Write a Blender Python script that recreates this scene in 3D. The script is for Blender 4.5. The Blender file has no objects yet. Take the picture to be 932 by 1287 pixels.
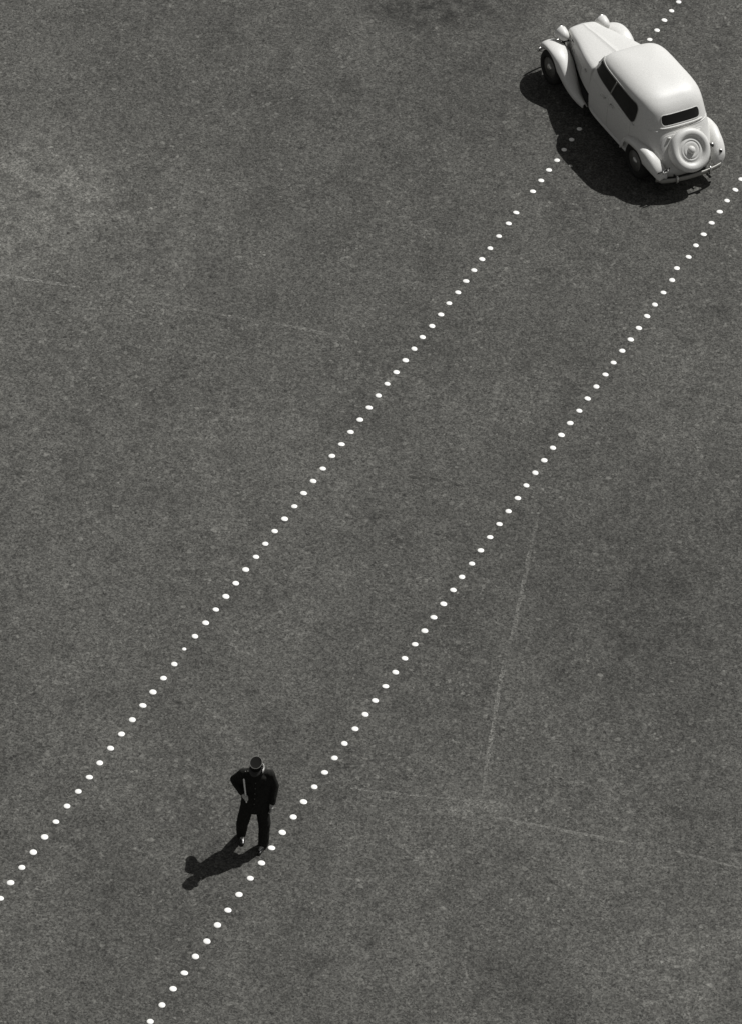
import bpy, bmesh, math, random
from mathutils import Vector, Matrix, noise
R = math.radians
random.seed(7)
sc = bpy.context.scene

# ------------------------------------------------------------------ camera
CAM_H, PITCH, ROLL, F_PX = 50.03082, .73304, .07854, 5806.77
fwd = Vector((0, math.cos(PITCH), -math.sin(PITCH)))
rgt0 = Vector((1, 0, 0))
up0 = rgt0.cross(fwd)
cx_ = math.cos(ROLL) * rgt0 + math.sin(ROLL) * up0
cy_ = -math.sin(ROLL) * rgt0 + math.cos(ROLL) * up0
cam_data = bpy.data.cameras.new('camera')
cam = bpy.data.objects.new('camera', cam_data)
sc.collection.objects.link(cam)
m = Matrix((cx_, cy_, -fwd)).transposed().to_4x4()
m.translation = (0, 0, CAM_H)
cam.matrix_world = m
cam_data.sensor_fit = 'VERTICAL'
cam_data.sensor_height = 36
cam_data.lens = F_PX / 1287 * 36
cam_data.clip_start = .5
cam_data.clip_end = 6000
sc.camera = cam

# ------------------------------------------------------------------ light
SUN_AZ, SUN_EL = 47.5, 53.5          # azimuth counted from +X towards +Y
SKY, SUN, EXPO = .058, 4.05, 0.0
wd = bpy.data.worlds.new('World')
sc.world = wd
wd.use_nodes = True
nt = wd.node_tree
nt.nodes.clear()
sky = nt.nodes.new('ShaderNodeTexSky')
sky.sky_type = 'NISHITA'
sky.sun_disc = False
sky.sun_elevation = R(SUN_EL)
sky.sun_rotation = R(90 - SUN_AZ)
bw = nt.nodes.new('ShaderNodeRGBToBW')      # a black and white world
bg = nt.nodes.new('ShaderNodeBackground')
bg.inputs['Strength'].default_value = SKY
wo = nt.nodes.new('ShaderNodeOutputWorld')
nt.links.new(sky.outputs[0], bw.inputs[0])
nt.links.new(bw.outputs[0], bg.inputs['Color'])
nt.links.new(bg.outputs[0], wo.inputs[0])
ld = bpy.data.lights.new('sun', 'SUN')
ld.energy = SUN
ld.angle = R(.5)
ld.color = (1, .992, .975)
sun = bpy.data.objects.new('sun', ld)
sc.collection.objects.link(sun)
sd = Vector((math.cos(R(SUN_AZ)) * math.cos(R(SUN_EL)), math.sin(R(SUN_AZ)) * math.cos(R(SUN_EL)), math.sin(R(SUN_EL))))
sun.rotation_euler = sd.to_track_quat('Z', 'Y').to_euler()
sun.location = (20, 70, 40)
vs = sc.view_settings
vs.view_transform = 'Standard'
vs.look = 'None'
vs.exposure = EXPO
vs.gamma = 1
vs.use_curve_mapping = False

# ------------------------------------------------------------------ materials
def g(v):                                   # the faint warm tone of the print
    k = max(0., min(1., (.6 - v) / .4))       # whites are nearly neutral
    return (v, v * (.993 - .008 * k), v * (.96 - .055 * k), 1)

def mat(name, v, rough=.6, metal=0., spec=.5, var=0., scale=20., bump=0., coat=0.):
    mt = bpy.data.materials.new(name)
    mt.use_nodes = True
    n = mt.node_tree
    b = n.nodes['Principled BSDF']
    b.inputs['Base Color'].default_value = g(v)
    b.inputs['Roughness'].default_value = rough
    b.inputs['Metallic'].default_value = metal
    b.inputs['Specular IOR Level'].default_value = spec
    b.inputs['Coat Weight'].default_value = coat
    if var or bump:
        tc = n.nodes.new('ShaderNodeTexCoord')
        nz = n.nodes.new('ShaderNodeTexNoise')
        nz.inputs['Scale'].default_value = scale
        nz.inputs['Detail'].default_value = 6
        nz.inputs['Roughness'].default_value = .65
        n.links.new(tc.outputs['Object'], nz.inputs['Vector'])
        if var:
            cr = n.nodes.new('ShaderNodeValToRGB')
            cr.color_ramp.elements[0].position = .3
            cr.color_ramp.elements[1].position = .7
            cr.color_ramp.elements[0].color = g(v * (1 - var))
            cr.color_ramp.elements[1].color = g(min(.95, v * (1 + var)))
            n.links.new(nz.outputs[0], cr.inputs[0])
            n.links.new(cr.outputs[0], b.inputs['Base Color'])
        if bump:
            bp = n.nodes.new('ShaderNodeBump')
            bp.inputs['Strength'].default_value = bump
            bp.inputs['Distance'].default_value = .01
            n.links.new(nz.outputs[0], bp.inputs['Height'])
            n.links.new(bp.outputs[0], b.inputs['Normal'])
    return mt

M_PAINT = mat('car_paint', .68, .45, 0, .4, .14, 60, .03)
M_CHROME = mat('chrome', .62, .32, .9)
M_GLASS = mat('dark_glass', .012, .08, 0, .35)
M_RUBBER = mat('tyre_rubber', .022, .8, 0, .3, .3, 25)
M_DARK = mat('dark_metal', .02, .5)
M_DISC = mat('wheel_disc_paint', .16, .4, 0, .4, .15, 15)
M_LENS = mat('lamp_lens', .3, .1, 0, .6)
M_RED = mat('dark_tail_lens', .03, .15, 0, .6)
M_CLOTH = mat('uniform_cloth', .021, .95, 0, .1, .35, 40, .15)
M_TROUSER = mat('trouser_cloth', .022, .95, 0, .1, .35, 40, .15)
M_SKIN = mat('skin', .50, .55, 0, .3, .12, 30)
M_KEPI = mat('kepi_cloth', .012, .95, 0, .1)
M_BUMPER = mat('dull_chrome', .30, .5, .5)
M_PILLAR = mat('pillar_paint', .30, .5)
M_HAIR = mat('hair', .03, .6)
M_EYE = mat('eye', .3, .2)
M_LEATHER = mat('shoe_leather', .015, .26, 0, .5)
M_SHIRT = mat('white_cotton', .82, .8, 0, .2)
M_BRAID = mat('silver_braid', .16, .55, .2)
M_BRASS = mat('button_metal', .22, .4, .7)
M_BATON = mat('white_baton_paint', .86, .35)
M_STUD = mat('stud_metal', .90, .4, .0, .5, .06, 45)
M_SPECK = mat('speck_grey', .32, .5, .2, .5, .3, 60)

# ------------------------------------------------------------------ object helpers
def link(o, parent=None):
    sc.collection.objects.link(o)
    if parent is not None:
        o.parent = parent
    return o

def tag(o, label=None, cat=None, group=None, kind=None):
    if label: o['label'] = label
    if cat: o['category'] = cat
    if group: o['group'] = group
    if kind: o['kind'] = kind
    return o

def empty(name, loc, rz=0):
    o = bpy.data.objects.new(name, None)
    o.location = loc
    o.rotation_euler = (0, 0, rz)
    o.empty_display_size = .3
    return link(o)

def mesh_obj(name, verts, faces, material, parent=None, smooth=True):
    me = bpy.data.meshes.new(name)
    me.from_pydata([tuple(v) for v in verts], [], faces)
    bm = bmesh.new()
    bm.from_mesh(me)
    bmesh.ops.recalc_face_normals(bm, faces=bm.faces)
    bm.to_mesh(me)
    bm.free()
    me.polygons.foreach_set('use_smooth', [smooth] * len(me.polygons))
    me.materials.append(material)
    return link(bpy.data.objects.new(name, me), parent)

def bake(o, mods):
    """apply a list of (type, settings) modifiers for good"""
    for k, (t, st) in enumerate(mods):
        md = o.modifiers.new('m%d' % k, t)
        for a, b in st.items():
            setattr(md, a, b)
    bpy.context.view_layer.update()
    dg = bpy.context.evaluated_depsgraph_get()
    me = bpy.data.meshes.new_from_object(o.evaluated_get(dg))
    old = o.data
    o.modifiers.clear()
    o.data = me
    me.name = old.name
    return o

class MB:                                    # a small mesh builder
    def __init__(s):
        s.v, s.f = [], []
    def add(s, v, f):
        o = len(s.v)
        s.v += [tuple(p) for p in v]
        s.f += [tuple(i + o for i in q) for q in f]
        return s
    def grid(s, rows, closed_u=False, cap0=False, cap1=False, closed_v=False):
        nr, nc = len(rows), len(rows[0])
        f = []
        for i in range(nr if closed_v else nr - 1):
            for j in range(nc if closed_u else nc - 1):
                a, b = i, (i + 1) % nr
                c, d = j, (j + 1) % nc
                f.append((a * nc + c, a * nc + d, b * nc + d, b * nc + c))
        if cap0: f.append(tuple(range(nc)))
        if cap1: f.append(tuple((nr - 1) * nc + j for j in range(nc)))
        return s.add([p for r in rows for p in r], f)
    def tube(s, pts, r, n=10, cap=True, closed=False):
        pts = [Vector(p) for p in pts]
        rr = r if isinstance(r, (list, tuple)) else [r] * len(pts)
        rows = []
        up = None
        for i, p in enumerate(pts):
            a = pts[(i - 1) % len(pts)] if (i or closed) else p
            b = pts[(i + 1) % len(pts)] if (i < len(pts) - 1 or closed) else p
            t = (b - a).normalized()
            if up is None:
                up = Vector((0, 0, 1)) if abs(t.z) < .9 else Vector((1, 0, 0))
            u = (up - t * up.dot(t)).normalized()
            up = u
            w = t.cross(u)
            rows.append([p + rr[i] * (math.cos(2 * math.pi * k / n) * u + math.sin(2 * math.pi * k / n) * w) for k in range(n)])
        return s.grid(rows, True, cap and not closed, cap and not closed, closed)
    def lathe(s, prof, mtx, n=48, closed_prof=False):
        """profile (r, h) turned round local Z, then placed by mtx"""
        rows = [[mtx @ Vector((r * math.cos(2 * math.pi * k / n), r * math.sin(2 * math.pi * k / n), h)) for k in range(n)] for r, h in prof]
        return s.grid(rows, True, not closed_prof, not closed_prof, closed_prof)
    def ball(s, c, r, mtx=None, seg=14, rings=8):
        c = Vector(c)
        r = r if isinstance(r, (list, tuple)) else (r, r, r)
        rows = []
        for i in range(rings + 1):
            a = math.pi * (i / rings)
            a = min(max(a, .03), math.pi - .03)
            row = []
            for k in range(seg):
                b = 2 * math.pi * k / seg
                p = Vector((r[0] * math.sin(a) * math.cos(b), r[1] * math.sin(a) * math.sin(b), r[2] * math.cos(a)))
                row.append(c + (mtx @ p if mtx else p))
            rows.append(row)
        return s.grid(rows, True, True, True)
    def chain(s, pts, radii, step=.35):
        """overlapping balls along a polyline: raw stuff for a remesh"""
        for i in range(len(pts) - 1):
            a, b = Vector(pts[i]), Vector(pts[i + 1])
            ra, rb = radii[i], radii[i + 1]
            ra = ra if isinstance(ra, (list, tuple)) else (ra,) * 3
            rb = rb if isinstance(rb, (list, tuple)) else (rb,) * 3
            n = max(2, int((b - a).length / (min(min(ra), min(rb)) * step)) + 1)
            for k in range(n + 1):
                t = k / n
                s.ball(a.lerp(b, t), tuple(ra[q] * (1 - t) + rb[q] * t for q in range(3)))
        return s
    def build(s, name, material, parent=None, smooth=True):
        return mesh_obj(name, s.v, s.f, material, parent, smooth)
    def fuse(s, name, material, parent=None, voxel=.01, smooth=6):
        o = s.build(name, material, parent)
        bake(o, [('REMESH', dict(mode='VOXEL', voxel_size=voxel)), ('SMOOTH', dict(factor=.5, iterations=smooth))])
        o.data.polygons.foreach_set('use_smooth', [True] * len(o.data.polygons))
        if not o.data.materials: o.data.materials.append(material)
        return o

def lerp_table(tab, z):
    """smooth (Catmull-Rom) lookup in rows (key, v1, v2, ...)"""
    if z <= tab[0][0]: return tab[0][1:]
    if z >= tab[-1][0]: return tab[-1][1:]
    for i in range(len(tab) - 1):
        if tab[i][0] <= z <= tab[i + 1][0]:
            break
    a, b = tab[i], tab[i + 1]
    p, q = tab[max(i - 1, 0)], tab[min(i + 2, len(tab) - 1)]
    h = b[0] - a[0]
    t = (z - a[0]) / h
    out = []
    for k in range(1, len(a)):
        m0 = (b[k] - p[k]) / (b[0] - p[0]) * h if b[0] > p[0] else 0
        m1 = (q[k] - a[k]) / (q[0] - a[0]) * h if q[0] > a[0] else 0
        d = b[k] - a[k]
        if d == 0: m0 = m1 = 0
        else:
            m0 = d * max(0, min(3, m0 / d)); m1 = d * max(0, min(3, m1 / d))
        out.append((2 * t**3 - 3 * t**2 + 1) * a[k] + (t**3 - 2 * t**2 + t) * m0 + (-2 * t**3 + 3 * t**2) * b[k] + (t**3 - t**2) * m1)
    return tuple(out)

# ------------------------------------------------------------------ the square: asphalt
def road_material():
    mt = bpy.data.materials.new('asphalt')
    mt.use_nodes = True
    n = mt.node_tree
    N, Lk = n.nodes, n.links
    b = N['Principled BSDF']
    b.inputs['Roughness'].default_value = .9
    b.inputs['Specular IOR Level'].default_value = .25
    tc = N.new('ShaderNodeTexCoord')
    def nz(scale, det, rough, seed=0., stretch=None):
        t = N.new('ShaderNodeTexNoise')
        t.noise_dimensions = '4D'
        t.inputs['W'].default_value = seed
        t.inputs['Scale'].default_value = scale
        t.inputs['Detail'].default_value = det
        t.inputs['Roughness'].default_value = rough
        src = tc.outputs['Object']
        if stretch:
            mp = N.new('ShaderNodeMapping')
            mp.inputs['Scale'].default_value = stretch[:3]
            mp.inputs['Rotation'].default_value = (0, 0, R(stretch[3]))
            Lk.new(src, mp.inputs[0]); src = mp.outputs[0]
        Lk.new(src, t.inputs['Vector'])
        return t.outputs[0]
    def mr(x, a, c, lo, hi):
        t = N.new('ShaderNodeMapRange')
        t.inputs[1].default_value = a; t.inputs[2].default_value = c
        t.inputs[3].default_value = lo; t.inputs[4].default_value = hi
        Lk.new(x, t.inputs[0]); return t.outputs[0]
    def mth(op, x, y):
        t = N.new('ShaderNodeMath'); t.operation = op
        for k, q in enumerate((x, y)):
            if isinstance(q, (int, float)): t.inputs[k].default_value = q
            else: Lk.new(q, t.inputs[k])
        return t.outputs[0]
    def cells(scale, seed):
        t = N.new('ShaderNodeTexVoronoi'); t.voronoi_dimensions = '4D'
        t.inputs['W'].default_value = seed; t.inputs['Scale'].default_value = scale
        Lk.new(tc.outputs['Object'], t.inputs['Vector'])
        sp = N.new('ShaderNodeSeparateColor'); Lk.new(t.outputs['Color'], sp.inputs[0])
        return sp.outputs[0]
    stone = mr(cells(46, 1.), 0, 1, .50, 1.50)                        # single stones
    stone2 = mr(cells(27, 6.), 0, 1, .74, 1.26)
    clump = mr(nz(9, 5, .8, 2.), .3, .7, .80, 1.20)                  # hand sized mottling
    fleck = mth('ADD', mr(nz(4.6, 4, .7, 3.), .57, .72, 0., .62), mr(nz(9.5, 3, .6, 21.), .57, .73, 0., 1.15))                # pale worn flecks
    fmask = mr(nz(.7, 4, .65, 4.), .42, .60, .14, 1.)
    broad = mr(nz(.28, 4, .55, 5., (1, .45, 1, 55)), .3, .7, .86, 1.14)
    dark = mr(nz(2.6, 5, .7, 9.), .50, .72, 1., .70)
    mid = mr(nz(1.3, 6, .7, 31., (1, .6, 1, 40)), .32, .68, .82, 1.18)
    v = mth('MULTIPLY', mth('MULTIPLY', stone, stone2), clump)
    v = mth('MULTIPLY', v, broad)
    v = mth('MULTIPLY', mth('MULTIPLY', v, dark), mid)
    v = mth('ADD', v, mth('MULTIPLY', fleck, fmask))
    chip = mth('MULTIPLY', mth('ADD', mr(cells(17, 41.), .978, .992, 0, .9), mr(cells(30, 45.), .985, .995, 0, 1.1)), mr(nz(.9, 3, .6, 42.), .40, .60, .3, 1.))
    pit = mr(cells(21, 43.), .986, .996, 1., .55)
    v = mth('MULTIPLY', mth('ADD', v, chip), pit)
    # local wear: a rubbed pale area, a round repair, an oily dark spot
    def spot(x, y, rx, ry, rot, amount, seed):
        mp = N.new('ShaderNodeMapping'); mp.vector_type = 'TEXTURE'
        mp.inputs['Location'].default_value = (x, y, 0)
        mp.inputs['Rotation'].default_value = (0, 0, R(rot))
        mp.inputs['Scale'].default_value = (rx, ry, 1)
        gr = N.new('ShaderNodeTexGradient'); gr.gradient_type = 'SPHERICAL'
        Lk.new(tc.outputs['Object'], mp.inputs[0]); Lk.new(mp.outputs[0], gr.inputs[0])
        return mth('ADD', 1., mth('MULTIPLY', mth('MULTIPLY', mr(gr.outputs[1], 0, .75, 0, 1), mr(nz(3.5, 4, .65, seed), .35, .65, -.2, 1.9)), amount))
    for a in SPOTS:
        v = mth('MULTIPLY', v, spot(*a))
    cb = N.new('ShaderNodeCombineColor')
    v = mth('MULTIPLY', v, ROAD_V)
    Lk.new(v, cb.inputs[0]); Lk.new(mth('MULTIPLY', v, .985), cb.inputs[1]); Lk.new(mth('MULTIPLY', v, .905), cb.inputs[2])
    Lk.new(cb.outputs[0], b.inputs['Base Color'])
    bp = N.new('ShaderNodeBump')
    bp.inputs['Strength'].default_value = .35
    bp.inputs['Distance'].default_value = .008
    Lk.new(nz(40, 4, .7, 1.), bp.inputs['Height'])
    Lk.new(bp.outputs[0], b.inputs['Normal'])
    return mt

SPOTS = [(-7.3, 63.0, 6.0, 3.0, -12, .40, 11.), (.5, 69.5, 1.8, .9, 0, -.42, 12.), (1.75, 49.15, .8, .6, 0, .30, 13.),
         (-1.9, 44.7, .20, .13, 30, -.35, 14.), (5.6, 46.2, 2.6, 1.8, 20, .16, 15.), (-4.6, 45.0, 2.0, 2.6, 40, .14, 16.), (4.4, 54.5, 2.6, 5.5, 5, -.12, 17.), (.8, 67., 4.5, 4., 0, -.10, 18.)]
ROAD_V = .078
S_ = 2500
road = mesh_obj('road', [(-S_, -S_, 0), (S_, -S_, 0), (S_, S_, 0), (-S_, S_, 0)], [(0, 1, 2, 3)], road_material(), None, False)
tag(road, 'dark worn asphalt of the open square under the car and the person', 'road', kind='structure')

def worn_line_material(name, v, cover, scale, seed, least=.22):
    mt = bpy.data.materials.new(name)
    mt.use_nodes = True
    n = mt.node_tree; N, Lk = n.nodes, n.links
    b = N['Principled BSDF']
    b.inputs['Base Color'].default_value = g(v)
    b.inputs['Roughness'].default_value = .9
    b.inputs['Specular IOR Level'].default_value = .2
    tc = N.new('ShaderNodeTexCoord')
    t = N.new('ShaderNodeTexNoise'); t.noise_dimensions = '4D'
    t.inputs['W'].default_value = seed
    t.inputs['Scale'].default_value = scale; t.inputs['Detail'].default_value = 5; t.inputs['Roughness'].default_value = .75
    t2 = N.new('ShaderNodeTexNoise'); t2.noise_dimensions = '4D'
    t2.inputs['W'].default_value = seed + 3
    t2.inputs['Scale'].default_value = 1.6; t2.inputs['Detail'].default_value = 2
    Lk.new(tc.outputs['Object'], t.inputs['Vector']); Lk.new(tc.outputs['Object'], t2.inputs['Vector'])
    mu = N.new('ShaderNodeMath'); mu.operation = 'MULTIPLY'
    ra = N.new('ShaderNodeMapRange')
    ra.inputs[1].default_value = .44; ra.inputs[2].default_value = .60; ra.inputs[3].default_value = 0; ra.inputs[4].default_value = cover
    Lk.new(t.outputs[0], ra.inputs[0])
    rb = N.new('ShaderNodeMapRange')
    rb.inputs[1].default_value = .36; rb.inputs[2].default_value = .56; rb.inputs[3].default_value = least; rb.inputs[4].default_value = 1
    Lk.new(t2.outputs[0], rb.inputs[0])
    Lk.new(ra.outputs[0], mu.inputs[0]); Lk.new(rb.outputs[0], mu.inputs[1])
    Lk.new(mu.outputs[0], b.inputs['Alpha'])
    return mt

def strip(name, pts, w, material, label, z=.004):
    mb = MB()
    dense = []
    for i in range(len(pts) - 1):
        for k in range(12):
            t = k / 12
            dense.append((pts[i][0] * (1 - t) + pts[i + 1][0] * t, pts[i][1] * (1 - t) + pts[i + 1][1] * t))
    dense.append(pts[-1])
    rows = []
    for i, p in enumerate(dense):
        a, b = dense[max(i - 1, 0)], dense[min(i + 1, len(dense) - 1)]
        d = Vector((b[0] - a[0], b[1] - a[1])).normalized()
        nrm = Vector((-d.y, d.x))
        e = min(i, len(dense) - 1 - i) / 3
        ww = w * min(1, .35 + .65 * e) * (.8 + .4 * random.random())
        off = (random.random() - .5) * w * .3
        rows.append([(p[0] + nrm.x * (off + ww / 2), p[1] + nrm.y * (off + ww / 2), z), (p[0] + nrm.x * (off - ww / 2), p[1] + nrm.y * (off - ww / 2), z)])
    mb.grid(rows)
    o = mb.build(name, material, None, False)
    return tag(o, label, 'road line', kind='structure')

M_LINE = worn_line_material('worn_line_paint', .25, .9, 22, 1.)
M_FAINT = worn_line_material('faint_line_paint', .21, .85, 20, 5.)
M_CHALK = worn_line_material('chalk_line_paint', .25, .9, 18, 2.6, .62)
M_SKID = worn_line_material('skid_rubber', .040, .55, 10, 8.)
LINE_A = [(-7.444,60.970), (-6.612,60.837), (-5.305,60.677)]
LINE_A2 = [(-4.021,60.430), (-3.308,60.327), (-2.350,60.170)]
LINE_A3 = [(-1.876,60.143), (-0.577,59.861)]
LINE_B = [(2.700, 55.680), (2.619, 55.158), (2.385, 53.074), (2.209, 51.879), (2.011, 49.333)]
LINE_C = [(2.110,48.922), (3.175,48.754), (4.321,48.579)]
LINE_D = [(4.982,48.485), (6.001,48.232)]
LINE_E = [(0.015,49.283), (0.501,49.252), (1.471,49.223)]
TYRE = [(0.498,56.496), (0.850,56.499), (1.177,56.459), (1.376,56.365)]
strip('worn_line', LINE_A, .085, worn_line_material('chalk_line_paint', .30, .95, 18, 6.3, .8), 'pale scratched line at the left edge of the square')
strip('worn_line', LINE_A2, .055, M_CHALK, 'short faint pale scratch between the left edge and the stud row')
strip('worn_line', LINE_A3, .08, M_CHALK, 'barely visible pale scratch next to the left stud row')
strip('worn_line', LINE_B, .062, M_LINE, 'pale worn line running towards the viewer right of the stud rows')
strip('worn_line', LINE_C, .062, M_CHALK, 'pale worn line running right from the corner of two lines')
strip('worn_line', LINE_D, .055, M_CHALK, 'faint end of the worn line at the right edge')
strip('worn_line', LINE_E, .055, M_CHALK, 'faint worn line between the right stud row and the corner of two lines')
strip('skid_mark', TYRE, .07, M_SKID, 'short curved dark rubber mark between the stud rows')

# fine placement
CAR_D, CAR_H, SPARE_Y = (.017, .010), -.018, .0
MAN_D = (.005, .085)

# ------------------------------------------------------------------ the car
car = empty('vintage_car', (4.753 + CAR_D[0], 65.341 + CAR_D[1], 0), 2.1329 + CAR_H)
tag(car, 'pale 1930s saloon car with spare wheel on its sloping tail, driving away', 'car')
#      z     rear x  front x half width
RING = [(.26, -.58, 1.98, .64), (.32, -.66, 1.98, .685), (.42, -.66, 1.98, .705), (.60, -.57, 1.97, .72), (.75, -.475, 1.96, .722), (.90, -.375, 1.94, .72),
        (1.00, -.315, 1.93, .710), (1.06, -.275, 1.91, .700), (1.15, -.225, 1.86, .685), (1.25, -.170, 1.80, .667), (1.34, -.110, 1.75, .648), (1.41, -.040, 1.71, .622),
        (1.465, .04, 1.66, .585), (1.512, .13, 1.59, .52), (1.548, .25, 1.49, .44), (1.577, .42, 1.33, .32), (1.592, .60, 1.13, .19), (1.598, .74, .98, .07)]
XC = .85
NR, NF = 4.0, 5.0
def ring_par(z): return lerp_table(RING, z)
def side_y(x, z, off=0.):
    xr, xf, w = ring_par(z)
    if x < XC: t = min(.999, abs((x - XC) / (xr - XC))); n = NR
    else: t = min(.999, abs((x - XC) / (xf - XC))); n = NF
    return w * (1 - t ** n) ** (1 / n) + off
def rear_x(y, z, off=0.):
    xr, xf, w = ring_par(z)
    t = min(.999, abs(y / w))
    return XC + (xr - XC) * (1 - t ** NR) ** (1 / NR) - off
def front_x(y, z, off=0.):
    xr, xf, w = ring_par(z)
    t = min(.999, abs(y / w))
    return XC + (xf - XC) * (1 - t ** NF) ** (1 / NF) + off
def body_shell():
    mb = MB()
    zs = []
    for i in range(len(RING) - 1):
        k = 4 if RING[i + 1][0] - RING[i][0] > .045 else 3
        zs += [RING[i][0] + (RING[i + 1][0] - RING[i][0]) * q / k for q in range(k)]
    zs.append(RING[-1][0])
    rows = []
    for z in zs:
        xr, xf, w = ring_par(z)
        row = []
        for k in range(128):
            a = 2 * math.pi * k / 128
            c, s = math.cos(a), math.sin(a)
            n = NF if c > 0 else NR
            ex = (xf - XC) if c > 0 else (XC - xr)
            row.append((XC + math.copysign(abs(c) ** (2 / n), c) * ex, math.copysign(abs(s) ** (2 / n), s) * w, z))
        rows.append(row)
    mb.grid(rows, True, True, True)
    return mb
body = body_shell().build('body', M_PAINT, car)

def patch(fn, u0, u1, v0, v1, off, nu=18, nv=10, rc=.04, thick=None):
    """rounded rectangle lying on a surface fn(u, v, off); returns grid rows and its outline"""
    rows = []
    uv = []
    for j in range(nv + 1):
        t = j / nv
        t = .5 - .5 * math.cos(math.pi * t)
        row = []
        for i in range(nu + 1):
            q = .5 - .5 * math.cos(math.pi * i / nu)
            v = v0 + (v1 - v0) * t
            a = u0(v) if callable(u0) else u0
            b = u1(v) if callable(u1) else u1
            d = min(v - v0, v1 - v)
            ins = rc - math.sqrt(max(0, rc * rc - (rc - d) ** 2)) if d < rc else 0
            row.append((a + ins * (1 if b > a else -1) + (b - a - 2 * ins * (1 if b > a else -1)) * q, v))
        uv.append(row)
    for row in uv:
        rows.append([fn(u, v, off) for u, v in row])
    outline = [uv[0][i] for i in range(nu + 1)] + [uv[j][nu] for j in range(1, nv + 1)] + [uv[nv][i] for i in range(nu - 1, -1, -1)] + [uv[j][0] for j in range(nv - 1, 0, -1)]
    return rows, outline

def plate(name, fn, u0, u1, v0, v1, off, material, parent, rc=.04, thick=.012, nu=18, nv=10):
    rows, ol = patch(fn, u0, u1, v0, v1, off, nu, nv, rc)
    mb = MB().grid(rows)
    o = [fn(u, v, off) for u, v in ol]
    i = [fn(u, v, off - thick) for u, v in ol]
    mb.grid([o, i], True)
    return mb.build(name, material, parent)
def rim(name, fn, u0, u1, v0, v1, r, off, material, parent, rc=.04):
    _, ol = patch(fn, u0, u1, v0, v1, 0, 18, 10, rc)
    return MB().tube([fn(u, v, off) for u, v in ol], r, 8, closed=True).build(name, material, parent)

for s in (1, -1):
    fs = lambda u, v, off, s=s: (u, s * side_y(u, v, off), v)
    # doors with their own slight relief
    for name, a, b in (('door', 1.04, 1.83), ('door', .10, 1.025)):
        f0 = (lambda v: .30 - .0 * v) if a == .10 else a
        d = plate('door', fs, f0 if a == .10 else a, b, .36, .985, .006, M_PAINT, car, .06)
        MB().tube([(b - .08 if a == .10 else a + .10, s * (side_y(b - .08 if a == .10 else a + .10, .93) + .012), .93),
                   (b - .08 if a == .10 else a + .10, s * (side_y(b - .08 if a == .10 else a + .10, .93) + .045), .93),
                   (b - .20 if a == .10 else a + .22, s * (side_y(b - .2 if a == .10 else a + .22, .93) + .045), .93)], [.012, .012, .009]).build('door_handle', M_CHROME, d)
    # side glass: one opening over both doors, a dim pillar between the panes
    A = lambda v: 1.80 - (v - 1.035) * .36
    WT = 1.355
    def fs(u, v, off, s=s):
        t = (WT - v) / (WT - 1.035)
        q = (u - .22) / 1.55
        zz = v + (-.060 + .215 * q) * t + (.060 * q) * (1 - t)
        return (u, s * side_y(u, zz, off), zz)
    w = rim('window', fs, .21, A, 1.035, WT, .006, .004, M_PILLAR, car, .11)
    plate('pane', fs, .21, A, 1.035, WT, .003, M_GLASS, w, .11, .004, 30)
    MB().tube([fs(1.03 - .02 * k, 1.04 + .078 * k, .006) for k in range(5)], .015, 8).build('pillar', M_PILLAR, w)
    MB().tube([fs(.235 + .05 * k, 1.030, .006) for k in range(32)], .0075, 8).build('window_trim', M_PAINT, w)
    for u in (.225, 1.80):
        MB().ball(fs(u, 1.030, .010), (.035, .012, .012)).build('trim_end', M_CHROME, w)
    # drip rail
    MB().tube([(x, s * side_y(x, 1.36 + .07 * (x - .12) / 1.5, .003), 1.36 + .07 * (x - .12) / 1.5) for x in [.37 + .05 * k for k in range(26)]], .007, 8).build('drip_rail', M_PAINT, car)
    # sill
    MB().tube([(x, s * (side_y(x, .30) - .02), .275) for x in [.35 + .1 * k for k in range(16)]], .045, 10).build('sill', M_PAINT, car)
# windscreen
fw_ = lambda u, v, off: (front_x(u, v, off), u, v)
w = rim('windscreen', fw_, -.50, .50, 1.13, 1.385, .011, .006, M_PAINT, car, .05)
plate('pane', fw_, -.50, .50, 1.13, 1.385, .003, M_GLASS, w, .05, .004)
# rear window with its ledge
fr_ = lambda u, v, off: (rear_x(u, v, off), u, v)
w = rim('rear_window', fr_, -.385, .385, 1.130, 1.30, .007, .003, M_PAINT, car, .062)
plate('pane', fr_, -.385, .385, 1.130, 1.30, .003, M_GLASS, w, .062, .004)
MB().tube([fr_(y, 1.098, .010) for y in [-.44 + .04 * k for k in range(23)]], [.006] + [.016] * 21 + [.006], 10).build('rear_ledge', M_PAINT, car)
MB().tube([fr_(y, 1.045 + .012 * (1 - abs(y) / .60), .001) for y in [-.60 + .04 * k for k in range(31)]], .008, 10).build('rear_moulding', M_PAINT, car)
# boot lid
boot = plate('boot_lid', fr_, -.46, .46, .40, .985, .007, M_PAINT, car, .16, .01, 20, 14)
for y in (-.30, .30):
    MB().ball(fr_(y, .955, .02), (.022, .035, .016)).build('hinge', M_PAINT, boot)

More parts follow.
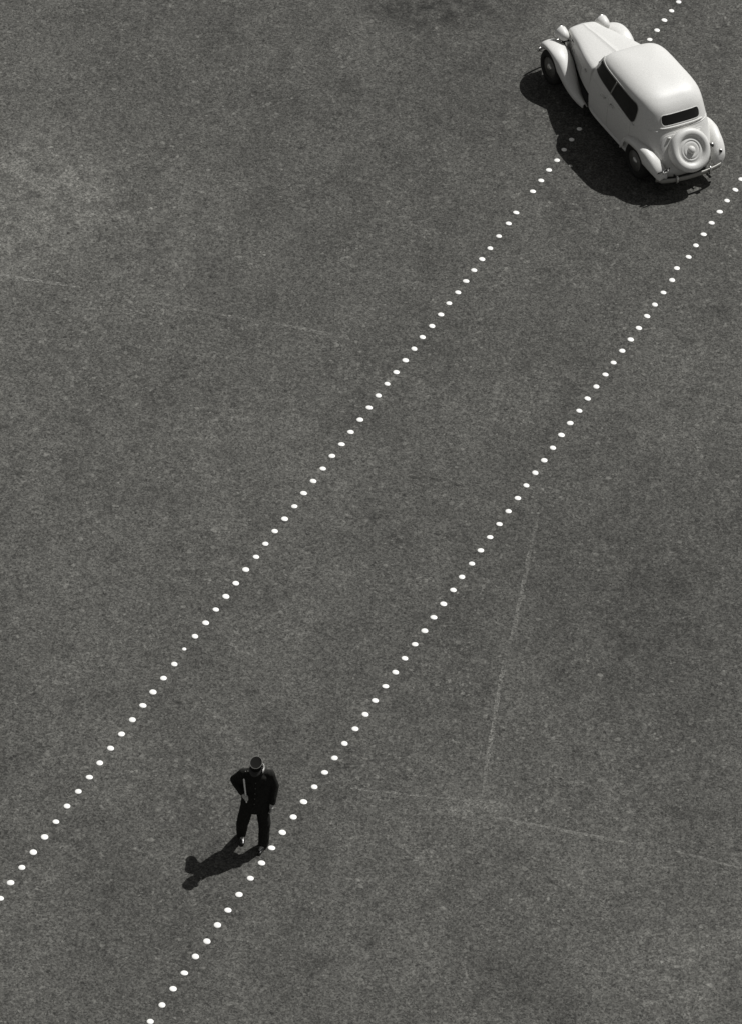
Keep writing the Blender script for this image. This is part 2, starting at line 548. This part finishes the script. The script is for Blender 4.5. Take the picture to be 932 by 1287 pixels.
# bonnet
#       x     half  top    bottom
HOOD = [(1.80, .650, 1.150, .50), (2.00, .615, 1.135, .50), (2.25, .555, 1.105, .50), (2.50, .480, 1.070, .50), (2.75, .405, 1.036, .48), (3.00, .335, .985, .46), (3.16, .295, .968, .44), (3.235, .272, .935, .44), (3.27, .25, .885, .44)]
def hood_rows(tab, lift=0.):
    rows = []
    for k in range(49):
        x = tab[0][0] + (tab[-1][0] - tab[0][0]) * k / 48
        w, t, b = lerp_table(tab, x)
        dz = t - b
        half = [(w * .96, b), (w * .99, b + dz * .25), (w, b + dz * .5), (w * 1.0, b + dz * .72), (w * .99, b + dz * .84), (w * .955, b + dz * .905), (w * .86, b + dz * .945), (w * .66, b + dz * .974), (w * .38, b + dz * .99), (w * .16, b + dz * .998), (.012, b + dz * 1.002)]
        prof = [(-y, z) for y, z in half] + [(0, t + .009)] + [(y, z) for y, z in reversed(half)]
        rows.append([(x, y, z) for y, z in prof])
    return rows
hood = MB().grid(hood_rows(HOOD), False, True, True).build('bonnet', M_PAINT, car)
for s in (1, -1):
    for k in range(9):                       # side louvres
        x = 2.28 + .075 * k
        w, t, b = lerp_table(HOOD, x)
        MB().tube([(x, s * (w + .002), b + .12), (x + .012, s * (w + .008), b + .2), (x, s * (w + .002), b + .30)], [.006, .012, .006], 6).build('louvre', M_PAINT, hood)
    for x in (2.06, 2.95):
        w, t, b = lerp_table(HOOD, x)
        MB().tube([(x, s * (w + .004), b + .40), (x, s * (w + .03), b + .40), (x - .08, s * (w + .032), b + .40)], [.012, .014, .010], 8).build('bonnet_catch', M_CHROME, hood)
# radiator grille: shell and dark slats
gr = MB()
rows = []
for x, k in ((3.255, 1.0), (3.30, 1.0), (3.315, .97), (3.315, .90)):
    rows.append([(x - .05 * (z - .44) / .5, y * k, .44 + (z - .44) * (1 if k == 1 else k ** .5)) for y, z in [(-.18, .40), (-.23, .55), (-.262, .72), (-.25, .83), (-.19, .895), (-.09, .925), (0, .935), (.09, .925), (.19, .895), (.25, .83), (.262, .72), (.23, .55), (.18, .40)]])
gr.grid(rows, True)
grille = gr.build('grille', M_CHROME, car)
gb = MB()
for k in range(13):
    y = -.21 + .035 * k
    top = .88 - 1.6 * abs(y) ** 2.2
    gb.tube([(3.29, y, .42), (3.29 - .05 * (top - .44) / .5, y, top)], .006, 6)
gb.build('slats', M_DARK, grille)

# front wings
#       x      crown z  outer y inner y skirt
WING = [(3.455, .47, .60, .40, .03), (3.44, .56, .68, .36, .05), (3.40, .635, .735, .345, .07), (3.30, .725, .785, .345, .10), (3.15, .785, .815, .36, .13), (3.00, .80, .825, .38, .15), (2.85, .785, .83, .40, .16),
        (2.70, .735, .83, .43, .16), (2.55, .655, .825, .47, .15), (2.40, .56, .82, .50, .13), (2.25, .475, .81, .54, .11), (2.10, .41, .795, .58, .09), (1.95, .365, .775, .61, .07), (1.80, .335, .75, .63, .05)]
def wing(s, tab, n=48, wheel_x=3.0):
    tab2 = sorted(tab)
    rows = []
    for k in range(n + 1):
        q = k / n
        x = tab2[0][0] + (tab2[-1][0] - tab2[0][0]) * (1 - (1 - q) ** 1.25 if wheel_x > 1 else (1 - (1 - q) ** 1.0))
        z, yo, yi, sk = lerp_table(tab2, x)
        w = yo - yi
        arch = .33 + math.sqrt(max(0, .385 ** 2 - (x - wheel_x) ** 2)) if abs(x - wheel_x) < .385 else 0
        low = max(z - sk - .05, min(arch, z - sk * .55))
        zi = z - sk * .7
        prof = [(yo - .012, low), (yo, low + (z - low) * .35), (yo - w * .02, low + (z - low) * .62), (yo - w * .08, z - (z - low) * .16), (yo - w * .20, z - (z - low) * .035), (yo - w * .36, z),
                (yo - w * .55, z - .006), (yo - w * .72, z - .03 - sk * .06), (yo - w * .86, z - .075 - sk * .12), (yi, zi - .06)]
        rows.append([(x, s * y, zz) for y, zz in prof])
    return rows
for s in (1, -1):
    o = MB().grid(wing(s, WING)).build('front_wing', M_PAINT, car)
    bake(o, [('SUBSURF', dict(levels=1)), ('SOLIDIFY', dict(thickness=.018, offset=-1))])
    o.data.polygons.foreach_set('use_smooth', [True] * len(o.data.polygons))
    # inner splash panel closes the wing to the bonnet side
    MB().grid([[(x, s * (lerp_table(sorted(WING), x)[1 + 1] + .01), lerp_table(sorted(WING), x)[0] - lerp_table(sorted(WING), x)[3] * .7 - .05), (x, s * .30, .44)] for x in [1.85 + .1 * k for k in range(16)]]).build('inner_panel', M_DARK, car)

# rear wings
RWING = [(-.72, .40, .60, .50, .03), (-.70, .48, .68, .48, .06), (-.64, .58, .735, .46, .10), (-.50, .69, .785, .47, .15), (-.35, .755, .81, .50, .18), (-.18, .79, .825, .53, .20), (0.0, .79, .83, .56, .21), (.15, .755, .825, .59, .21),
         (.28, .69, .81, .61, .19), (.38, .60, .79, .63, .16), (.46, .49, .765, .64, .12), (.52, .38, .74, .65, .08)]
for s in (1, -1):
    o = MB().grid(wing(s, RWING, 44, 0.)).build('rear_wing', M_PAINT, car)
    bake(o, [('SUBSURF', dict(levels=1)), ('SOLIDIFY', dict(thickness=.018, offset=-1))])
    o.data.polygons.foreach_set('use_smooth', [True] * len(o.data.polygons))

# headlamps on short stalks
for s in (1, -1):
    c = Vector((3.20, s * .425 - .0, .86))
    mt_ = Matrix.Translation(c) @ Matrix.Rotation(R(90), 4, 'Y') @ Matrix.Scale(1.1, 4)
    h = MB().lathe([(.012, -.155), (.045, -.145), (.072, -.115), (.092, -.07), (.104, -.02), (.110, .03), (.112, .055), (.104, .068)], mt_, 32).build('headlight', M_PAINT, car)
    MB().lathe([(.100, .062), (.095, .074), (.07, .088), (.03, .095), (.005, .096)], mt_, 32).build('lens', M_LENS, h)
    MB().lathe([(.113, .050), (.118, .058), (.113, .068), (.100, .070), (.100, .050)], mt_, 32, True).build('rim', M_CHROME, h)
    MB().tube([(3.19, s * .42, .77), (3.16, s * .40, .68), (3.12, s * .40, .60)], [.022, .028, .035], 10).build('stalk', M_DARK, h)
MB().tube([(3.16, y, .70) for y in (-.42, -.2, 0, .2, .42)], .016, 8).build('lamp_bar', M_DARK, car)

# wheels
def wheel(x, s, y):
    mt_ = Matrix.Translation((x, s * y, .335)) @ Matrix.Rotation(R(-90 * s), 4, 'X')
    w = MB().lathe([(.20, -.07), (.26, -.082), (.31, -.075), (.332, -.05), (.336, 0), (.332, .05), (.31, .075), (.26, .082), (.20, .07)], mt_, 48, True).build('wheel', M_RUBBER, car)
    d = MB().lathe([(.215, .062), (.21, .045), (.19, .034), (.165, .048), (.13, .062), (.10, .060), (.085, .052), (.005, .052)], mt_, 40).build('wheel_disc', M_DISC, w)
    MB().lathe([(.075, .050), (.072, .07), (.055, .085), (.03, .093), (.004, .095)], mt_, 28).build('hubcap', M_CHROME, w)
for x, y in ((3.0, .685), (0., .665)):
    for s in (1, -1):
        wheel(x, s, y)

# spare wheel under its painted cover, on the tail
tilt = R(37)
nrm = Vector((-math.cos(tilt), 0, math.sin(tilt)))
c = Vector(fr_(0, .700, 0)) + Vector((.0, SPARE_Y, 0)) + nrm * .045
mt_ = Matrix.Translation(c) @ nrm.to_track_quat('Z', 'Y').to_matrix().to_4x4() @ Matrix.Scale(1.09, 4)
sp = MB().lathe([(.27, -.10), (.325, -.08), (.345, -.04), (.357, .03), (.362, .065), (.352, .10), (.330, .125), (.300, .137), (.265, .135), (.238, .122), (.222, .104), (.212, .096), (.190, .098),
                 (.172, .108), (.158, .112), (.150, .104), (.142, .103), (.134, .110), (.11, .113), (.085, .110), (.076, .108)], mt_, 72).build('spare_wheel', M_PAINT, car)
MB().lathe([(.068, .104), (.066, .122), (.056, .142), (.038, .156), (.018, .162), (.003, .163)], mt_, 36).build('hubcap', M_CHROME if False else M_PAINT, sp)
MB().lathe([(.205, .094), (.210, .101), (.216, .098), (.212, .092)], mt_, 60, True).build('ring', M_PAINT, sp)

# bumpers
def bar(name, pts, hgt, thk, material):
    rows = []
    for i, p in enumerate(pts):
        p = Vector(p)
        a, b = Vector(pts[max(i - 1, 0)]), Vector(pts[min(i + 1, len(pts) - 1)])
        t = (b - a).normalized()
        o = Vector((t.y, -t.x, 0)).normalized()
        rows.append([p + o * (thk * math.cos(2 * math.pi * k / 12)) + Vector((0, 0, hgt * math.sin(2 * math.pi * k / 12))) for k in range(12)])
    return MB().grid(rows, True, True, True).build(name, material, car)
rb = bar('rear_bumper', [(-.70 - .10 * (1 - (abs(y) / .66) ** 2.4) + (.05 if abs(y) > .62 else 0), y, .345) for y in [-.68 + .04 * k for k in range(35)]], .045, .022, M_BUMPER)
for y in (-.34, .34):
    MB().tube([(-.795, y, .28), (-.82, y, .33), (-.82, y, .40), (-.79, y, .44)], [.014, .022, .022, .012], 10).build('overrider', M_CHROME, rb)
    MB().tube([(-.70, y * .9, .34), (-.52, y * .9, .35)], .018, 8).build('bracket', M_DARK, rb)
bar('front_bumper', [(3.56 - .12 * (abs(y) / .74) ** 2.4, y, .42) for y in [.74 - .04 * k for k in range(38)]], .04, .02, M_CHROME)
for y in (-.3, .3):
    MB().tube([(3.53, y, .42), (3.22, y, .42)], .02, 8).build('bumper_bracket', M_DARK, car)

# tail lamps on the right, number plate bracket with lamp on the left
for y, x, z in ((-.52, -.50, .66), (-.635, -.615, .57)):
    t_ = MB().tube([(x + .06, y, z - .02), (x - .03, y, z)], [.016, .030], 12).build('tail_lamp', M_DARK, car)
    MB().ball((x - .034, y, z + .004), (.014, .026, .026)).build('lens', M_RED, t_)
    MB().ball((x - .005, y, z + .034), (.026, .022, .010)).build('cap', M_CHROME, t_)
pl = MB()
pm = Matrix.Translation((-.66, .565, .50)) @ Matrix.Rotation(R(-30), 4, 'Y') @ Matrix.Rotation(R(6), 4, 'Z')
def boxm(mb, mtx, sx, sy, sz):
    vv = [mtx @ Vector((x * sx / 2, y * sy / 2, z * sz / 2)) for x in (-1, 1) for y in (-1, 1) for z in (-1, 1)]
    return mb.add(vv, [(0, 1, 3, 2), (4, 6, 7, 5), (0, 4, 5, 1), (2, 3, 7, 6), (0, 2, 6, 4), (1, 5, 7, 3)])
boxm(pl, pm, .012, .24, .17)
plo = pl.build('number_plate', M_DARK, car, False)
MB().tube([pm @ Vector((-.02, -.05, .10)), pm @ Vector((-.05, -.05, .08)), pm @ Vector((-.05, .05, .08)), pm @ Vector((-.02, .05, .10))], .016, 10).build('plate_lamp', M_CHROME, plo)
for y in (-.075, .0, .075):
    MB().tube([pm @ Vector((-.014, y, -.075)), pm @ Vector((-.026, y, -.03)), pm @ Vector((-.014, y, .02))], [.008, .013, .008], 8).build('bracket', M_CHROME, plo)
# exhaust under the tail
MB().tube([(.2, -.35, .20), (-.5, -.35, .20), (-.80, -.37, .19)], .022, 10).build('exhaust', M_DARK, car)
boxm(MB(), Matrix.Translation((1.3, 0, .24)), 3.4, .9, .10).build('chassis', M_DARK, car, False)

# ------------------------------------------------------------------ the person (X right in the picture, -Y towards the viewer)
PX, PY = -1.391 + MAN_D[0], 47.959 + MAN_D[1]
HC = Vector((.000, -.055, 1.60))                                    # head centre
HM = Matrix.Rotation(R(-8), 3, 'Z') @ Matrix.Rotation(R(21), 3, 'X')       # turned a little, bowed
def H(p): return HC + HM @ Vector(p)
b = MB()
# skull, jaw, nose, ears, brow
b.ball(H((0, .012, .025)), (.077, .096, .098), HM, 24, 14)
b.ball(H((0, -.022, -.045)), (.060, .070, .070), HM, 20, 12)
b.ball(H((0, -.055, -.088)), (.032, .030, .024), HM)
b.chain([H((0, -.086, .022)), H((0, -.106, -.022))], [.010, .015])
b.ball(H((.012, -.098, -.026)), .009); b.ball(H((-.012, -.098, -.026)), .009)
b.chain([H((-.045, -.078, .030)), H((0, -.088, .030)), H((.045, -.078, .030))], [.012, .012, .012])
b.chain([H((-.020, -.090, -.058)), H((0, -.095, -.057)), H((.020, -.090, -.058))], [.006, .008, .006])
b.chain([H((-.016, -.089, -.067)), H((0, -.093, -.068)), H((.016, -.089, -.067))], [.006, .008, .006])
for s in (1, -1):
    b.ball(H((s * .080, .015, -.005)), (.010, .020, .032), HM)
    b.ball(H((s * .040, -.060, -.030)), (.022, .022, .022))
# neck and torso core
b.chain([(.015, .015, 1.38), (.012, .0, 1.50), H((0, .02, -.06))], [.062, .056, .056])
b.chain([(.02, .02, 1.34), (.025, .01, 1.20), (.02, 0, 1.02), (.015, -.01, .92)], [(.15, .085, .08), (.14, .085, .09), (.13, .08, .09), (.14, .09, .09)])
SR, ER, WR = Vector((-.180, .035, 1.37)), Vector((-.315, .115, 1.135)), Vector((-.175, -.115, 1.085))
SL, EL, WL = Vector((.210, .045, 1.37)), Vector((.280, .055, 1.125)), Vector((.272, -.06, .88))
HR, KR, AR = Vector((-.075, -.01, .90)), Vector((-.150, -.145, .51)), Vector((-.165, .065, .13))
HL, KL, AL = Vector((.105, -.01, .90)), Vector((.175, -.115, .50)), Vector((.178, -.105, .09))
for Sh, E_, W_ in ((SR, ER, WR), (SL, EL, WL)):
    b.chain([Sh, E_, W_], [.050, .040, .028])
for Hp, K_, A_ in ((HR, KR, AR), (HL, KL, AL)):
    b.chain([Hp, K_, A_], [.075, .052, .038])
TR, TL = Vector((-.140, -.075, .035)), Vector((.135, -.245, .035))
b.chain([AR, AR + Vector((.005, -.02, -.06)), TR], [.036, .036, .026])
b.chain([AL, AL + Vector((-.005, -.03, -.045)), TL], [.036, .034, .026])
# right hand: a fist round the baton
BC = Vector((-.118, -.205, 1.085))
bd = Vector((-.16, .30, .94)).normalized()                           # baton axis
fd = (BC - ER).normalized()
u = (fd - bd * fd.dot(bd)).normalized()
w_ = bd.cross(u)
palm = BC - u * .034
b.chain([WR, palm - u * .03, palm], [.027, .028, .027])
for k in range(-2, 3):
    b.ball(palm + bd * .016 * k + w_ * .004, (.022, .022, .017))
for k, (ln, rr) in enumerate(((.95, .0088), (1.0, .0095), (.97, .0092), (.85, .008))):
    off = bd * (.030 - .020 * k)
    pts = []
    for q in range(7):
        a = R(150 - 250 * ln * q / 6)
        pts.append(BC + off + (math.cos(a) * u + math.sin(a) * w_) * .026)
    b.chain(pts, [rr * 1.1] + [rr] * 5 + [rr * .85], .5)
b.chain([palm + bd * .03 - w_ * .008, BC + bd * .050 - w_ * .030 - u * .012, BC + bd * .056 - w_ * .022 + u * .018], [.014, .011, .009], .5)
# left hand hanging, fingers a little curled
hd = Vector((-.06, -.30, -.95)).normalized()
pn = Vector((-.95, -.25, .14)); pn = (pn - hd * pn.dot(hd)).normalized()   # palm faces the thigh
sdv = hd.cross(pn).normalized()
if sdv.y > 0: sdv = -sdv                                             # thumb side: forward
b.chain([WL, WL + hd * .03, WL + hd * .085], [.028, .030, .030])
for k in range(-2, 3):
    b.ball(WL + hd * .07 + sdv * .015 * k, (.016, .018, .034))
for k, (ln, rr) in enumerate(((.072, .009), (.080, .0095), (.074, .009), (.058, .008))):
    o = WL + hd * .098 + sdv * (.031 - .021 * k)
    pts = [o, o + hd * ln * .45 + pn * .006, o + hd * ln * .78 + pn * .022, o + hd * ln * .92 + pn * .042]
    b.chain(pts, [rr * 1.1, rr, rr * .95, rr * .85], .5)
b.chain([WL + hd * .035 + sdv * .022, WL + hd * .07 + sdv * .050 + pn * .01, WL + hd * .105 + sdv * .052 + pn * .022], [.014, .011, .009], .5)
for s_ in range(len(b.v)): pass
person = b.fuse('person', M_SKIN, None, .0065, 3)
person.location = (PX, PY, 0)
tag(person, 'person in dark uniform and flat-topped kepi walking on the asphalt with a white baton', 'person')

def ruffle(o, amp, scale, seed):
    for v in o.data.vertices:
        p = v.co
        n = noise.noise(Vector((p.x * scale + seed, p.y * scale, p.z * scale * .55)))
        n2 = noise.noise(Vector((p.x * scale * 2.3, p.y * scale * 2.3 + seed, p.z * scale * 1.6)))
        v.co = p + v.normal * (amp * n + amp * .5 * n2)
    o.data.update()

# tunic
j = MB()
j.chain([(.02, .02, 1.425), (.022, .022, 1.36), (.024, .015, 1.24), (.022, .0, 1.10), (.018, -.005, .99), (.018, -.015, .84), (.018, -.02, .71)],
        [(.11, .08, .04), (.190, .118, .06), (.215, .128, .06), (.215, .128, .06), (.215, .130, .06), (.222, .142, .05), (.226, .148, .03)], .5)
j.ball((-.20, .05, 1.25), (.085, .075, .13))
j.chain([(-.05, .03, 1.42), SR, ER, ER.lerp(WR, .5), WR + (ER - WR) * .06], [.058, .074, .070, .060, .048], .4)
j.chain([(.08, .03, 1.42), SL, EL, EL.lerp(WL, .5), WL + (EL - WL) * .05], [.058, .076, .072, .062, .050], .4)
j.chain([(-.05, .035, 1.425), (.015, .03, 1.445), (.08, .035, 1.425)], [.05, .056, .05], .4)
tunic = j.fuse('tunic', M_CLOTH, person, .009, 5)
ruffle(tunic, .009, 9, 2.)
# front edge of the tunic with its buttons, pocket flaps, badge
def front(x, z):                                                     # front of the tunic at x, z
    hit, loc, nrm_, idx = tunic.ray_cast(Vector((x, -1, z)), Vector((0, 1, 0)))
    return loc if hit else Vector((x, -.14, z))
bpy.context.view_layer.update()
pts = [front(-.005, z) + Vector((0, -.002, 0)) for z in [1.36 - .03 * k for k in range(18)]]
MB().tube(pts, .005, 6).build('front_edge', M_CLOTH, tunic)
for z in (1.31, 1.21, 1.11, 1.01, .91):
    p = front(.008, z)
    MB().ball(p + Vector((0, -.004, 0)), (.008, .005, .008)).build('button', M_BRASS, tunic)
for s in (1, -1):
    q = [[front(.022 + s * (.065 + .014 * i), 1.27 - .02 * k) + Vector((0, -.008, 0)) for i in range(7)] for k in range(4)]
    q2 = [[v + Vector((0, .012, 0)) for v in r] for r in q]
    MB().grid(q).add([], []).grid(q2).build('pocket_flap', M_CLOTH, tunic)
for dx in (0, .035):
    MB().ball((-.120 - dx, -.015, 1.462 - dx * .3), (.009, .009, .007)).build('shoulder_badge', M_BRAID, tunic)
# collars
def collar(name, r, z0, z1, material, lean, par, t=.006, cxo=.022, a0=0, a1=360):
    rows = []
    for rr, z in ((r + .006, z0), (r, z1), (r - t, z1), (r - t + .004, z0)):
        aa = [R(a0 + (a1 - a0) * k / 40) for k in range(40 if a1 - a0 == 360 else 41)]
        rows.append([(cxo + rr * math.cos(a), .006 + lean * (z - z0) + rr * 1.04 * math.sin(a), z + .018 * math.sin(a) + .016 * math.cos(a)) for a in aa])
    return MB().grid(rows, a1 - a0 == 360, False, False, True).build(name, material, par)
collar('stand_collar', .086, 1.45, 1.497, M_CLOTH, -.25, tunic, cxo=.03)
collar('shirt_collar', .084, 1.475, 1.565, M_SHIRT, -.25, person, cxo=.034, a0=-40, a1=150)
# trousers
t_ = MB()
t_.chain([(.016, -.005, .98), (.016, -.01, .90), (.016, -.012, .86)], [(.15, .105, .06), (.168, .12, .07), (.165, .12, .07)], .5)
t_.chain([HR + Vector((-.005, 0, -.02)), HR.lerp(KR, .5), KR, KR.lerp(AR, .5), AR + Vector((.0, -.01, -.065))], [.112, .104, .094, .088, .080], .4)
t_.chain([HL + Vector((.0, 0, -.02)), HL.lerp(KL, .5), KL, KL.lerp(AL, .5), AL + Vector((0, -.005, -.015))], [.112, .104, .094, .090, .086], .4)
trousers = t_.fuse('trousers', M_TROUSER, person, .009, 5)
ruffle(trousers, .010, 8, 5.)
# shoes
def shoe(toe, heel):
    toe, heel = Vector(toe), Vector(heel)
    d = (toe - heel)
    f = d.normalized()
    s = MB()
    s.chain([heel, heel + d * .35, heel + d * .75, toe], [(.034, .034, .034), (.036, .036, .036), (.046, .046, .030), (.034, .034, .022)], .4)
    s.chain([heel + Vector((0, 0, .02)), heel + d * .4 + Vector((0, 0, .018))], [.040, .036])
    return s.fuse('shoe', M_LEATHER, person, .006, 4)
shoe(TR + Vector((.004, -.045, -.008)), AR + Vector((.005, .03, -.085)))
shoe(TL + Vector((-.004, -.040, -.009)), AL + Vector((0, .05, -.052)))
# hair at nape and temples
h_ = MB()
h_.ball(H((0, .030, .018)), (.083, .090, .080), HM, 24, 14)
hair = h_.fuse('hair', M_HAIR, person, .007, 2)
# kepi
SL_ = -.12
def ring(r, ry, z, slope, n=56, yo=.010):
    return [H((r * math.cos(2 * math.pi * k / n), yo + ry * math.sin(2 * math.pi * k / n), z + slope * ry * math.sin(2 * math.pi * k / n))) for k in range(n)]
kp = MB()
kp.grid([ring(.092, .112, .040, -.05), ring(.093, .113, .065, 0), ring(.0915, .110, .10, .03), ring(.090, .105, .138, SL_), ring(.087, .102, .145, SL_), ring(.080, .094, .141, SL_), ring(.04, .047, .139, SL_), ring(.002, .002, .138, SL_)], True, True, True)
kepi = kp.build('kepi', M_KEPI, person)
MB().tube(ring(.0895, .105, .142, SL_), .0042, 8, closed=True).build('piping', M_BRAID, kepi)
MB().grid([ring(.0945, .1145, .043, -.05), ring(.0955, .1155, .055, -.03), ring(.0945, .1145, .066, 0)], True).build('band', M_KEPI, kepi)
vr = []
for q, (ext, dz) in enumerate(((0, 0), (.025, -.010), (.05, -.024), (.064, -.036), (.064, -.040), (.025, -.016), (0, -.006))):
    row = []
    for k in range(25):
        a = R(198 + 144 * k / 24)
        e = ext * max(0, math.sin(math.pi * k / 24)) ** .6
        row.append(H(((.092 + e * .55) * math.cos(a), .010 + (.112 + e) * math.sin(a), .042 + dz * math.sin(math.pi * k / 24) ** .6 - .05 * .1 * math.sin(a))))
    vr.append(row)
MB().grid(vr).build('visor', M_DARK, kepi)
for s in (1, -1):
    MB().ball(H((s * .030, -.078, .010)), (.012, .010, .009), HM).build('eye', M_EYE, person)

# the baton: a thing of its own, held in the right hand
bt = MB().tube([BC - bd * .075, BC - bd * .07, BC, BC + bd * .10, BC + bd * .315, BC + bd * .322], [.007, .0105, .0105, .0115, .013, .008], 16)
bo = bt.build('baton', M_BATON)
bo.location = (PX, PY, 0)
tag(bo, 'short white baton held upright in the person\'s right hand', 'baton')

# ------------------------------------------------------------------ road studs
LEFT_ROW = [(4.940,70.331), (4.809,70.032), (4.678,69.721), (4.544,69.387), (4.411,69.080), (3.172,66.213), (3.040,65.881), (2.912,65.568), (2.792,65.241), (2.655,64.942), (2.526,64.623), (2.388,64.293), (2.113,63.656), (1.991,63.334), (1.833,62.959), (1.693,62.605), (1.563,62.288), (1.437,61.967), (1.309,61.654), (1.185,61.332), (1.044,61.021), (0.918,60.703), (0.780,60.379), (0.632,60.066), (0.506,59.743), (0.374,59.425), (0.236,59.099), (0.099,58.779), (-0.031,58.462), (-0.166,58.137), (-0.300,57.813), (-0.436,57.486), (-0.568,57.162), (-0.707,56.853), (-0.837,56.523), (-0.975,56.199), (-1.111,55.887), (-1.240,55.550), (-1.376,55.232), (-1.515,54.920), (-1.643,54.602), (-1.770,54.276), (-1.912,53.960), (-2.045,53.624), (-2.178,53.300), (-2.313,52.981), (-2.448,52.660), (-2.590,52.336), (-2.733,52.031), (-2.859,51.675), (-3.000,51.344), (-3.135,51.020), (-3.263,50.708), (-3.396,50.379), (-3.533,50.052), (-3.669,49.728), (-3.804,49.397), (-3.930,49.078), (-4.066,48.760), (-4.204,48.435), (-4.336,48.093), (-4.471,47.761), (-4.605,47.431), (-4.740,47.103), (-4.872,46.778), (-4.988,46.449)]
RIGHT_ROW = [(6.069,65.111), (5.961,64.795), (5.812,64.464), (5.681,64.132), (5.538,63.800), (5.398,63.459), (5.263,63.132), (5.136,62.797), (4.933,62.460), (4.852,62.123), (4.704,61.764), (4.559,61.419), (4.429,61.093), (4.290,60.758), (4.155,60.435), (4.014,60.119), (3.871,59.790), (3.739,59.463), (3.591,59.131), (3.450,58.807), (3.317,58.476), (3.172,58.145), (3.034,57.827), (2.900,57.487), (2.764,57.158), (2.626,56.831), (2.488,56.502), (2.358,56.175), (2.217,55.839), (2.079,55.511), (1.939,55.179), (1.801,54.846), (1.670,54.515), (1.523,54.184), (1.397,53.863), (1.256,53.523), (1.115,53.195), (0.985,52.870), (0.847,52.546), (0.703,52.210), (0.573,51.882), (0.435,51.551), (0.292,51.217), (0.158,50.895), (0.021,50.562), (-0.125,50.226), (-0.258,49.897), (-0.390,49.571), (-0.527,49.247), (-0.669,48.915), (-0.803,48.579), (-0.945,48.240), (-1.083,47.903), (-1.211,47.578), (-1.354,47.248), (-1.497,46.902), (-1.636,46.570), (-1.767,46.258), (-1.895,45.920), (-2.038,45.603), (-2.172,45.265), (-2.309,44.942), (-2.442,44.613), (-2.582,44.281)]
SMALL, NEAR_FOOT = 48, 52
def stud_mesh(name, r, h, material, seed):
    rnd = random.Random(seed)
    prof = [(r, 0), (r * 1.0, h * .28), (r * .95, h * .48), (r * .80, h * .74), (r * .58, h * .90), (r * .32, h * .98), (r * .05, h)]
    mb = MB()
    n = 32
    rows = [[(q * math.cos(2 * math.pi * k / n), q * math.sin(2 * math.pi * k / n), z) for k in range(n)] for q, z in prof]
    mb.grid(rows, True, True, True)
    o = mb.build(name, material)
    return o

def place_stud(proto, x, y, first, label, group=None, s=1.):
    o = proto if first else proto.copy()
    if not first: link(o)
    o.location = (x, y, .001)
    o.rotation_euler = (R(random.uniform(-3, 3)), R(random.uniform(-3, 3)), random.random() * 6.28)
    o.scale = (s * random.uniform(.92, 1.06), s * random.uniform(.92, 1.06), s)
    for k in ('group',):
        if k in o.keys(): del o[k]
    return tag(o, label, 'road stud', group)

stud0 = stud_mesh('road_stud', .054, .013, M_STUD, 1)
first = True
GL, GR = 'studs of the left row', 'studs of the right row'
LL = 'round white metal road stud in the left-hand row, the row that runs under the car'
LR = 'round white metal road stud in the right-hand row, the row passing the policeman\'s foot'.replace("policeman's", "person's")
for i, (x, y) in enumerate(LEFT_ROW):
    lab, s = LL, 1.
    if i in (5, 6, 7):
        lab = ['white road stud in the car\'s shadow, the one closest to the car',
               'white road stud in the car\'s shadow, middle one of three',
               'white road stud just inside the edge of the car\'s shadow'][i - 5]
        s = .86
    elif i == 4: lab = 'white road stud just beyond the car roof, nearest to it'
    elif i == 11: lab = 'white road stud of the left row just above the wider gap'
    elif i == 12: lab = 'white road stud of the left row just below the wider gap'
    elif i == len(LEFT_ROW) - 1: lab = 'white road stud cut by the left edge of the photo'
    elif i == SMALL: lab = 'smallest white road stud of the left row, half worn away'; s = .66
    place_stud(stud0, x, y, first, lab, GL, s)
    first = False
for i, (x, y) in enumerate(RIGHT_ROW):
    lab = LR
    if i == 0: lab = 'white road stud of the right row cut by the right edge of the photo'
    elif i == 8: lab = 'white road stud of the right row slightly out of line and close to its neighbour'
    elif i == NEAR_FOOT: lab = 'white road stud right beside the person\'s front shoe'
    elif i == len(RIGHT_ROW) - 1: lab = 'white road stud of the right row at the bottom edge of the photo'
    place_stud(stud0, x, y, False, lab, GR)
old = stud_mesh('ground_speck', .036, .012, M_SPECK, 3)  # stray speck on the ground, modelled with the stud shape
old.location = (3.036, 65.112, .001)
tag(old, 'small dull grey stud at the edge of the car\'s shadow, out of line', 'road stud')
